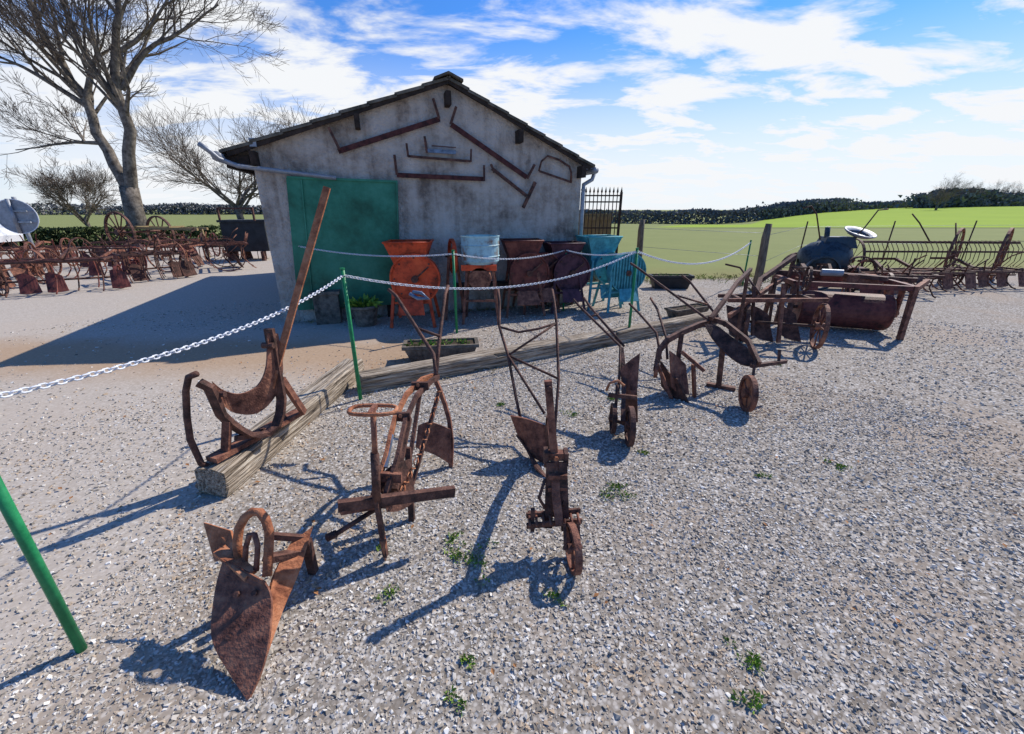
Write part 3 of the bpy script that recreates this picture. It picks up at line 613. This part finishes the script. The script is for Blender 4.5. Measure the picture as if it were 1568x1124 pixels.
g=MB();g.bar((-.9,6.75,.45),(.9,7.3,.45),.25,.05,BEAM);g.bar((-.8,6.78,.45),(-.8,6.78,0),.06,.06,BEAM);g.bar((.8,7.26,.45),(.8,7.26,0),.06,.06,BEAM);g.done('wooden_bench')
g=MB();g.box((-2.75,6.15,.22),(.34,.24,.44),CONC,.3);g.box((-2.75,6.15,.46),(.4,.3,.04),CONC,.3);g.done('stone_block')

def leaves(g,c,r,h,n_,s_,mat,rn,wk=.16):
    for _ in range(n_):
        a=rn.uniform(0,6.28);q=r*math.sqrt(rn.random());p=V((c[0]+q*math.cos(a),c[1]+q*math.sin(a),c[2]))
        d=V((math.cos(a)*rn.uniform(.1,1),math.sin(a)*rn.uniform(.1,1),rn.uniform(.3,1))).normalized();L=s_*rn.uniform(.5,1.2);w_=L*wk
        sd_=d.cross(V((rn.random(),rn.random(),.3))).normalized();m_=p+d*L*.55*h;e=p+d*L*h+V((0,0,-L*.25))
        g.add([p-sd_*w_*.4,p+sd_*w_*.4,m_+sd_*w_,e,m_-sd_*w_],[(0,1,2,3,4)],mat)
rn=random.Random(5)
def trough(name,x,y,rz,L,W,H_,mat,green=30):
    g=MB();cr,sr=math.cos(rz),math.sin(rz)
    def q(k,z): return [(x+a*k*cr-b2*k*sr,y+a*k*sr+b2*k*cr,z) for a,b2 in ((-L/2,-W/2),(L/2,-W/2),(L/2,W/2),(-L/2,W/2))]
    def qi(z,i): return [(x+a*cr-b2*sr,y+a*sr+b2*cr,z) for a,b2 in ((-L/2+i,-W/2+i),(L/2-i,-W/2+i),(L/2-i,W/2-i),(-L/2+i,W/2-i))]
    vs=q(.82,0)+q(.97,H_*.78)+q(1.05,H_*.82)+q(1.05,H_)+qi(H_,.02)+qi(H_-.05,.02)
    fs=[(3,2,1,0)]
    for r_ in range(5):
        for k in range(4): fs.append((r_*4+k,r_*4+(k+1)%4,r_*4+4+(k+1)%4,r_*4+4+k))
    g.add(vs,fs,mat);g.add(qi(H_-.02,.018),[(0,1,2,3)],SOIL)
    for i in range(6): leaves(g,(x+(i-2.5)*L*.15*cr,y+(i-2.5)*L*.15*sr,H_-.02),.07,1,green//6,.07,LEAF,rn)
    g.done(name)
trough('stone_trough_planter',-.8,4.5,.14,.8,.27,.2,CONC,90)
trough('stone_trough_planter',3.42,9.1,0,.85,.3,.28,DARK,40)
trough('stone_trough_planter',2.8,6.55,.5,.75,.25,.15,CONC,10)
g=MB();g.lathe([(0,.001),(0,.14),(.25,.19),(.27,.215),(.3,.215),(.3,.19),(.26,.001)],(-2.15,6.0,0),(0,0,1),CONC,20);leaves(g,(-2.15,6.0,.27),.15,1.2,120,.16,LEAF,rn);g.done('potted_plant')

WP=[(-.17,1.58,.07),(.61,2.06,.065),(.9,1.09,.045),(.82,.95,.03),(2.17,2.36,.035),(-.53,1.38,.028),(-.2,.95,.022),(.19,1.36,.03),(1.6,2.26,.025),(-.67,1.65,.025),(-.3,1.7,.035),(-.17,1.09,.022),(.92,2.52,.025),(-.25,1.6,.045),(.66,2.15,.035),(.5,3.1,.045),(.9,3.4,.03),(2.9,4.3,.04),(-.1,3.3,.03)]
g=MB()
for x,y,r_ in WP: 
    for _ in range(8): leaves(g,(x+rn.gauss(0,r_*.8),y+rn.gauss(0,r_*.6),.006),r_*.45,.7,int(r_*300)+2,.027,LEAF,rn)
g.done('weeds')
# dry tufts where the grass meets the gravel, along the timbers and the wall
g=MB()
for _ in range(260):
    x=rn.uniform(2.4,15);y=9.6+.14*x+rn.gauss(0,.35);leaves(g,(x,y,0),.09,1,7,.12,DRY if rn.random()<.6 else LEAF,rn,.06)
for _ in range(120):
    t=rn.random();x=-1.4+4.3*t+rn.gauss(0,.05);y=3.62+2.45*t+rn.choice([-.16,.16])+rn.gauss(0,.03);leaves(g,(x,y,0),.03,1,4,.05,DRY,rn,.08)
for _ in range(90):
    p=FP(rn.uniform(.1,4.8),0,rn.uniform(.03,.15));leaves(g,(p.x,p.y,0),.04,1,5,.08,DRY,rn,.07)
for x,y in ((3.27,11.1),(5.1,8.77),(5.12,9.33)): 
    for _ in range(8): leaves(g,(x+rn.gauss(0,.1),y+rn.gauss(0,.1),0),.06,1,6,.18,DRY,rn,.05)
g.done('dry_grass_tufts')
g=MB()
for _ in range(420):
    if rn.random()<.6: x=rn.uniform(-3,2.2);y=4.6+.55*x+rn.gauss(.5,.6)
    else: x=rn.uniform(-3.5,3);y=rn.uniform(1,5)
    a=rn.uniform(0,6.28);s_=rn.uniform(.008,.018);c_=V((x,y,.012+rn.random()*.006))
    if -.2<y-(3.62+.57*(x+1.4))<.2: continue
    u=V((math.cos(a),math.sin(a),rn.uniform(-.3,.3)))*s_;v_=V((-math.sin(a),math.cos(a),rn.uniform(-.3,.3)))*s_*.6
    g.add([c_-u,c_-v_+V((0,0,.003)),c_+u,c_+v_+V((0,0,.003))],[(0,1,2,3)],LITTER)
g.done('fallen_leaves')

# ------------------------------------------------------------------ right side
for i,(x,y,h_) in enumerate([(3.27,11.1,1.36),(5.1,8.77,1.33)]):
    g=MB()
    g.tube([(x+.0,y,-.05),(x+.012,y,h_*.4),(x-.008,y,h_*.8),(x+.005,y,h_)],[.085,.08,.075,.06],WOODG,9);g.done('wooden_fence_post')
g=MB()
for i in range(9):
    x=9+i*3.1;y=13.5+i*.5;g.tube([(x,y,0),(x+.03,y,1.25)],.02,RUSTD,6)
for zz in (.55,1.1): g.tube([(5.1,8.8,zz),(9,13.5,zz),(33.8,17.5,zz)],.004,PALE,4)
for zz in (1.15,.7): g.tube([(3.27,11.1,zz),(5.1,8.77,zz)],.004,PALE,4)
g.done('wire_fence')
g=MB();x0,x1,yy=1.55,2.42,10.0
for i in range(11):
    x=x0+(x1-x0)*i/10;g.tube([(x,yy,.05),(x,yy,1.93)],.011,BEAM,6);g.tube([(x,yy,1.93),(x,yy,1.96),(x,yy,2.06)],[.01,.024,.002],BEAM,6)
for zz in (.12,1.2,1.75,1.88): g.bar((x0,yy,zz),(x1,yy,zz),.02,.03,BEAM)
g.bar((x1,yy,0),(x1,yy,1.95),.05,.05,BEAM);g.bar((x0,yy,0),(x0,yy,1.95),.05,.05,BEAM);g.done('wrought_iron_gate')
g=MB();g.box((1.9,10.25,.75),(.8,.05,1.5),TANW);g.box((1.9,10.2,1.4),(.84,.04,.08),TANW);g.done('wooden_door')

cx_,cy_=6.75,9.2
g=MB()
prof=[(-.55,.05),(-.5,.25),(-.3,.36),(0,.4),(.25,.33),(.4,.18),(.45,.02)]
g.lathe(prof,(cx_,cy_,.62),(.9,-.2,.12),NAVY,20,True)
g.box((cx_+.1,cy_,.95),(.5,.34,.22),NAVY,-.2,1.3);g.tube([(cx_-.1,cy_,.9),(cx_-.15,cy_,1.25)],.05,NAVY,8)
g.lathe([(0,.02),(.01,.2),(.06,.28),(.09,.3),(.095,.28),(.04,.2)],(cx_+.45,cy_-.1,1.08),(.1,-.35,1),PALE,20,True)
for i in range(10):
    a=i*.628;g.disc((cx_+.45+.17*math.cos(a),cy_-.1+.17*math.sin(a),1.12),(0,0,1),.02,.006,DARK,8)
g.bar((cx_+.45,cy_-.1,1.08),(cx_+.2,cy_,.6),.05,.02,RUSTD)
g.wheel((cx_-.3,cy_-.35,.35),(.2,1,0),.35,.09,NAVY,8,.03,.06);g.wheel((cx_+.45,cy_-.35,.35),(.2,1,0),.35,.09,RUSTD,8,.03,.06);g.wheel((cx_-.3,cy_+.45,.35),(.2,1,0),.35,.09,RUSTD,8,.03,.06)
g.tube([(cx_-.75,cy_,1.62),(cx_-.6,cy_,1.66),(cx_-.45,cy_,1.5),(cx_-.25,cy_,1.0)],.014,RUSTD);g.tube([(cx_+1.0,cy_,1.6),(cx_+.8,cy_,1.58),(cx_+.6,cy_,1.2),(cx_+.2,cy_,.8)],.014,RUSTD)
g.box((cx_,cy_-.1,.4),(1.3,.5,.12),RUSTD,-.2);g.done('vintage_tractor')

def harrow(name,x,y,rz,L,W,seed,tines=12,wheels=2,h_=.55,wr=.35,mat=RUSTD,mat2=RUST):
    rn=random.Random(seed);g=MB();cr,sr=math.cos(rz),math.sin(rz)
    def T(a,b2,c): return (x+a*cr-b2*sr,y+a*sr+b2*cr,c)
    for b2 in (-W/2,0,W/2): g.bar(T(-L/2,b2,h_),T(L/2,b2,h_+rn.uniform(-.04,.04)),.04,.04,mat if b2 else mat2)
    for a in (-L/2,-L/6,L/6,L/2): g.bar(T(a,-W/2,h_),T(a,W/2,h_),.035,.035,mat)
    for i in range(tines):
        a=-L/2+L*(i+.5)/tines;b2=(-W/2,0,W/2)[i%3]
        g.sweep([T(a,b2,h_),T(a,b2+.12,h_*.85),T(a,b2+.14,h_*.45),T(a,b2-.02,h_*.12),T(a,b2-.1,.03)],.025,.012,mat2 if i%2 else mat,(1,0,0))
    for k in range(wheels):
        a=(-L/2-.08,L/2+.08,0)[k%3];g.wheel(T(a,W*.1*(1 if k<2 else 4),wr),(cr,sr,0),wr,.05,mat2 if k%2 else mat,9,.02,.05,.12)
    g.tube([T(-L/2-.1,W*.1,wr),T(L/2+.1,W*.1,wr)],.02,mat)
    g.sweep([T(0,W/2,h_),T(.05,W/2+.5,h_+.15),T(.0,W/2+1.0,h_+.1)],.05,.05,mat)
    g.tube([T(.1,0,h_),T(.15,-.2,h_+.3),T(.2,-.35,h_+.4)],.013,mat2);g.tube([T(-L*.3,0,h_),T(-L*.3,-.25,h_+.25)],.012,mat)
    for i in range(3):
        a=rn.uniform(-L/2,L/2);g.tube([T(a,-W/2,h_),T(a+rn.uniform(-.2,.2),-W/2-.1,h_+rn.uniform(.15,.35))],.012,mat)
        a=rn.uniform(-L/2,L/2);g.strip([T(a,-.1,.4),T(a+.1,-.1,.42),T(a+.25,-.12,.35)],[T(a,-.25,.05),T(a+.12,-.25,.04),T(a+.3,-.2,.05)],.012,mat2)
    return g.done(name)
harrow('spring_tooth_harrow',8.7,8.9,.1,1.5,.6,3,11,1,.4,.22)
harrow('spring_tooth_harrow',10.3,9.2,.05,1.3,.6,4,9,1,.38,.25)
harrow('cultivator',5.9,7.6,-.35,1.3,.8,9,7,2,.42,.28,RUSTD,MAROON)
harrow('cultivator',7.6,8.4,-.2,1.2,.7,19,7,1,.4,.25,RUSTD,RUST)
g=MB()
g.bar((8.0,10.0,.9),(11.9,10.2,.86),.05,.05,RUSTD);g.bar((8.0,9.8,.7),(11.9,10.0,.67),.04,.04,RUSTD)
for i in range(34):
    x=8.05+i*.115+rn.uniform(-.02,.02);yb=10.0+.2*i/34;q=rn.uniform(-.05,.05);g.sweep([(x,yb,.91),(x,yb-.15,.9),(x,yb-.28,.75),(x+q*.5,yb-.3,.5+q),(x+q,yb-.2,.35+q)],.009,.011,RUSTD,(1,0,0))
g.wheel((10.35,10.1,.6),(.6,-.8,0),.6,.05,RUST,12,.025,.07);g.wheel((11.6,10.2,.6),(.6,-.8,0),.6,.05,RUST,12,.025,.07);g.wheel((8.0,10.1,.48),(1,-.2,0),.48,.05,RUSTD,10,.025,.07)
g.tube([(9.6,10,.9),(9.5,10.3,1.3),(9.35,10.4,1.5)],.015,RUSTD);g.tube([(10.2,10,.9),(10.25,10.2,1.3)],.015,RUSTD);g.done('hay_rake')

# ------------------------------------------------------------------ left side
spots=[(-9.2,8.6,.5,1.6),(-10.9,8.9,1.3,1.5),(-8.6,10.2,.9,1.5),(-10.6,10.8,.2,1.6),(-12.6,10.3,.6,1.6),(-9.3,12.2,1.8,1.3),(-11.6,12.6,.1,1.7),(-14,12.4,.4,1.6),(-9.2,14.4,.5,1.6),(-11.2,15,.9,1.6),(-13.5,15,.3,1.8),(-8.0,12.2,2.2,1.2),(-16,14.5,.7,1.7)]
rq=random.Random(77)
for i,(x,y,rz,L) in enumerate(spots):
    harrow(('cultivator','spring_tooth_harrow','seed_drill')[i%3],x,y,rz,L*rq.uniform(.75,1.1),rq.uniform(.5,.9),30+i,rq.choice([5,7,9,12]),rq.choice([1,2,2,3]),rq.uniform(.38,.7),rq.uniform(.22,.46),(RUSTD,RUST)[i%2],(MAROON,RUST,RUSTD)[i%3])
g=MB();g.wheel((-13.4,15,.85),(.3,1,0),.68,.08,RUSTD,12,.05,.1,.25,.022);g.tube([(-13.4,15,.85),(-13.0,16.2,.85)],.04,RUSTD);g.wheel((-13.0,16.2,.7),(.3,1,0),.68,.08,RUSTD,12,.05,.1,.25,.022)
g.bar((-13.6,15.3,1.0),(-10.8,15.1,.95),.08,.08,TANW);g.bar((-13.5,15.8,1.0),(-10.8,15.6,.95),.08,.08,TANW);g.bar((-13,15.2,1.02),(-13,15.9,1.02),.1,.05,TANW);g.bar((-11.8,15.1,1.02),(-11.8,15.8,1.02),.1,.05,TANW);g.bar((-10.8,15.3,.95),(-10.7,15.2,0),.06,.06,TANW);g.done('old_farm_cart')
g=MB();g.tube([(-12.97,11.73,-.05),(-12.97,11.73,1.9)],.045,PALE,10);g.disc((-12.95,11.62,1.42),(.35,-.94,0),.42,.015,PALE,32)
g.lathe([(-.02,.42),(.02,.43),(.02,.41)],(-12.95,11.62,1.42),(.35,-.94,0),WHITE,32)
g.bar((-13.3,11.58,1.55),(-12.6,11.58,1.55),.03,.04,PALE);g.bar((-13.3,11.58,1.28),(-12.6,11.58,1.28),.03,.04,PALE);g.tube([(-12.97,11.56,1.0),(-12.97,11.56,1.85)],.04,PALE,10);g.done('round_road_sign')
g=MB();g.box((-8.75,14.6,.75),(1.3,.9,.9),DARK,.2);g.box((-8.75,14.6,1.24),(1.4,1.0,.07),DARK,.2)
for a in(-.55,.55): g.bar((-8.75+a,14.1,1.25),(-8.75+a,14.1,1.65),.05,.05,RUSTD);g.bar((-8.75+a,14.2,.3),(-8.75+a,14.2,0),.1,.1,RUSTD)
g.bar((-9.3,14.1,1.62),(-8.2,14.1,1.62),.05,.05,RUSTD);g.done('dark_metal_bin')
g=MB();cx_,cy_=-22.6,17.5
side=[(-2,.35),(-2.05,.7),(-1.9,.95),(-1.1,1.05),(-.5,1.45),(.9,1.48),(1.5,1.0),(2.0,.9),(2.1,.6),(2.05,.35)]
vs=[(cx_+a,cy_-.85,c) for a,c in side]+[(cx_+a,cy_+.85,c) for a,c in side];k=len(side)
g.add(vs,[tuple(range(k)),tuple(range(2*k-1,k-1,-1))]+[(i,i+k,(i+1)%k+k,(i+1)%k) for i in range(k)],CARW)
g.plate([(cx_-.95,cy_-.86,1.05),(cx_-.45,cy_-.86,1.38),(cx_+.85,cy_-.86,1.4),(cx_+1.3,cy_-.86,1.03)],.01,GLASS)
for a in(-1.3,1.35):
    for s_ in(-.8,.8): g.disc((cx_+a,cy_+s_,.33),(0,1,0),.33,.2,RUBBER,20)
g.done('white_car')

# ------------------------------------------------------------------ trees
def spawn(g,pts,rr,L,cnt,lvl,mx,rn,mat,kids,up,wob,t0=.25,spread=(.4,.85)):
    n_=len(pts)-1
    for k in range(cnt):
        t=rn.uniform(t0,1)*n_;i=min(int(t),n_-1);q=pts[i].lerp(pts[i+1],t-i);dd=(pts[i+1]-pts[i]).normalized()
        a=V((rn.gauss(0,1),rn.gauss(0,1),rn.gauss(.1,.8)));a=(a-dd*a.dot(dd)).normalized()
        an=rn.uniform(*spread);nd=dd*math.cos(an)+a*math.sin(an)
        grow(g,q,nd,L*rn.uniform(.42,.66),rr[i]*rn.uniform(.4,.6),lvl,mx,rn,mat,kids,up,wob)
def grow(g,p,d,L,r,lvl,mx,rn,mat,kids,up=.12,wob=.16):
    p=V(p);d=V(d).normalized();n_=max(3,5-lvl) if lvl else 6;pts=[p];rr=[r]
    for i in range(n_):
        d=(d+V((rn.gauss(0,wob),rn.gauss(0,wob),rn.gauss(0,wob)+up*.5))).normalized()
        p=p+d*L/n_;pts.append(p);rr.append(max(.007,r*(1-.72*(i+1)/n_)))
    g.tube(pts,rr,mat if lvl<2 else TWIG,(8,6,4,3,3,3)[lvl],caps=False)
    if lvl<mx: spawn(g,pts,rr,L,kids[lvl],lvl+1,mx,rn,mat,kids,up,wob)
def limb(g,P,r0,r1,rn,L,cnt,kids,mx=4,t0=.25,lvl=1):
    P=[V((x,22+y,z)) for x,y,z in P];pts=[]
    for i in range(len(P)-1):
        for k in range(3): pts.append(P[i].lerp(P[i+1],k/3)+V((rn.gauss(0,.05),rn.gauss(0,.05),0))*(1 if i else .3))
    pts.append(P[-1]);m_=len(pts)-1;rr=[r0+(r1-r0)*i/m_ for i in range(m_+1)]
    g.tube(pts,rr,BARK,9,caps=False);spawn(g,pts,rr,L,cnt,lvl,mx,rn,BARK,kids,.16,.09,t0)
rn=random.Random(11);g=MB();KD=(0,6,5,4,0)
g.tube([V((-18.75,22,-.2)),V((-18.7,22,.4)),V((-18.65,22,1.4)),V((-18.55,22,2.6))],[.62,.47,.4,.38],BARK,12)
limb(g,[(-18.57,0,2.4),(-19.17,.1,4.2),(-19.6,.2,6.3),(-20.5,.3,8.5),(-21.1,.5,11.3)],.28,.06,rn,6.5,12,KD,t0=.3)
limb(g,[(-18.5,0,2.3),(-17.75,-.1,5.0),(-17.45,-.2,7.3),(-16.5,-.3,9.4),(-16,-.4,12)],.28,.06,rn,6.5,12,KD,t0=.3)
limb(g,[(-17.5,-.1,6.6),(-16.4,.4,8.2),(-14.6,.6,9.0),(-12.9,.8,10.0)],.13,.03,rn,4.5,10,KD,t0=.2)
limb(g,[(-19.5,.2,6.0),(-20.8,-.3,7.1),(-22.6,-.6,8.0)],.13,.03,rn,4.5,9,KD,t0=.2)
limb(g,[(-19.2,.1,4.5),(-21,.5,4.6),(-24.2,.8,4.3)],.1,.02,rn,3.6,8,KD,t0=.2)
limb(g,[(-19.55,.2,6.2),(-19.0,.8,8.2),(-18.6,1,10.5)],.15,.03,rn,5,9,KD,t0=.2)
limb(g,[(-17.6,-.1,5.6),(-18.2,-.8,8.0),(-18.1,-1.2,10.5)],.14,.03,rn,5,9,KD,t0=.2)
g.done('bare_tree')
def bush_tree(name,x,y,h_,seed,spread=.5):
    rn=random.Random(seed);g=MB();g.tube([(x,y,-.1),(x+.1,y,h_*.15),(x,y,h_*.3)],[.28*h_/6,.2*h_/6,.17*h_/6],BARK,8)
    for k in range(8):
        a=k*.785+rn.random();grow(g,(x,y,h_*rn.uniform(.16,.3)),(math.cos(a)*spread*2,math.sin(a)*spread*2,1),h_*.62,.09*h_/6,1,4,rn,BARK,(8,9,8,6),.12,.14)
    g.done(name)
bush_tree('bare_tree',-16.6,27,6.0,21,.65)
bush_tree('bare_tree',-12.0,31,6.6,22,.45)
bush_tree('bare_sapling',-27,28,3.6,23,.4)
def clumps(name,line,h0,h1,wd,n_,s_,mat,seed):
    rn=random.Random(seed);g=MB()
    for _ in range(n_):
        t=rn.random()*(len(line)-1);i=int(t);f=t-i;x=line[i][0]*(1-f)+line[i+1][0]*f;y=line[i][1]*(1-f)+line[i+1][1]*f
        hm=h0+(h1-h0)*(.5+.35*math.sin(x*.31+seed)*math.sin(x*.113+y*.2+seed*2)+.15*math.sin(x*1.3+seed))
        zz=H(x,y)+hm*(1-rn.random()**1.6) 
        p=V((x+rn.gauss(0,wd),y+rn.gauss(0,wd),zz));q=s_*rn.uniform(.4,1.3)
        a=V((rn.gauss(0,1),rn.gauss(0,1),rn.gauss(0,1))).normalized();b2=a.cross(V((rn.random(),rn.random(),rn.random()))).normalized();c=a.cross(b2)
        g.add([p+a*q,p-a*q*.5+b2*q*.8,p-a*q*.4-b2*q*.7],[(0,1,2)],mat)
        if rn.random()<.5: g.add([p+c*q,p-c*q*.5+b2*q*.8,p-a*q*.4-c*q*.7],[(0,1,2)],mat)
    g.done(name)
clumps('clipped_hedge',[(-34,19.5),(-13.5,20.5)],.7,.95,.3,9000,.1,HEDGE,1)
FAR=noisemat('hazed_distant_wood',[(.1,.115,.13),(.17,.175,.18),(.25,.235,.215)],.15,2,1,0)  # distance haze painted into the tree colour: paler, bluish tones
clumps('distant_treeline',[(-220,110),(-110,140),(-40,150)],1.8,3.4,2.5,14000,.5,FAR,2)
clumps('distant_treeline',[(-40,150),(20,140),(75,132),(110,150)],3.0,4.2,2,15000,.5,FAR,3)
clumps('distant_treeline',[(100,150),(170,180),(260,210),(330,200),(420,160)],1.2,2.6,3.5,12000,.8,FAR,4)
clumps('distant_treeline',[(133,145),(190,172),(260,200)],2,6,2.5,12000,.8,FAR,6)
for i,(x,y,h_) in enumerate([(135,140,8),(152,150,6.5),(168,158,7),(185,168,7),(112,118,4.5)]): 
    rn=random.Random(50+i);g=MB();z_=H(x,y);g.tube([(x,y,z_),(x,y,z_+h_*.3)],.3,BARK,5)
    for k in range(6):
        a=k*1.05;grow(g,(x,y,z_+h_*.25),(math.cos(a)*.8,math.sin(a)*.8,1),h_*.6,.15,1,4,rn,BARK,(6,7,7,5),.1,.12)
    g.done('bare_tree')
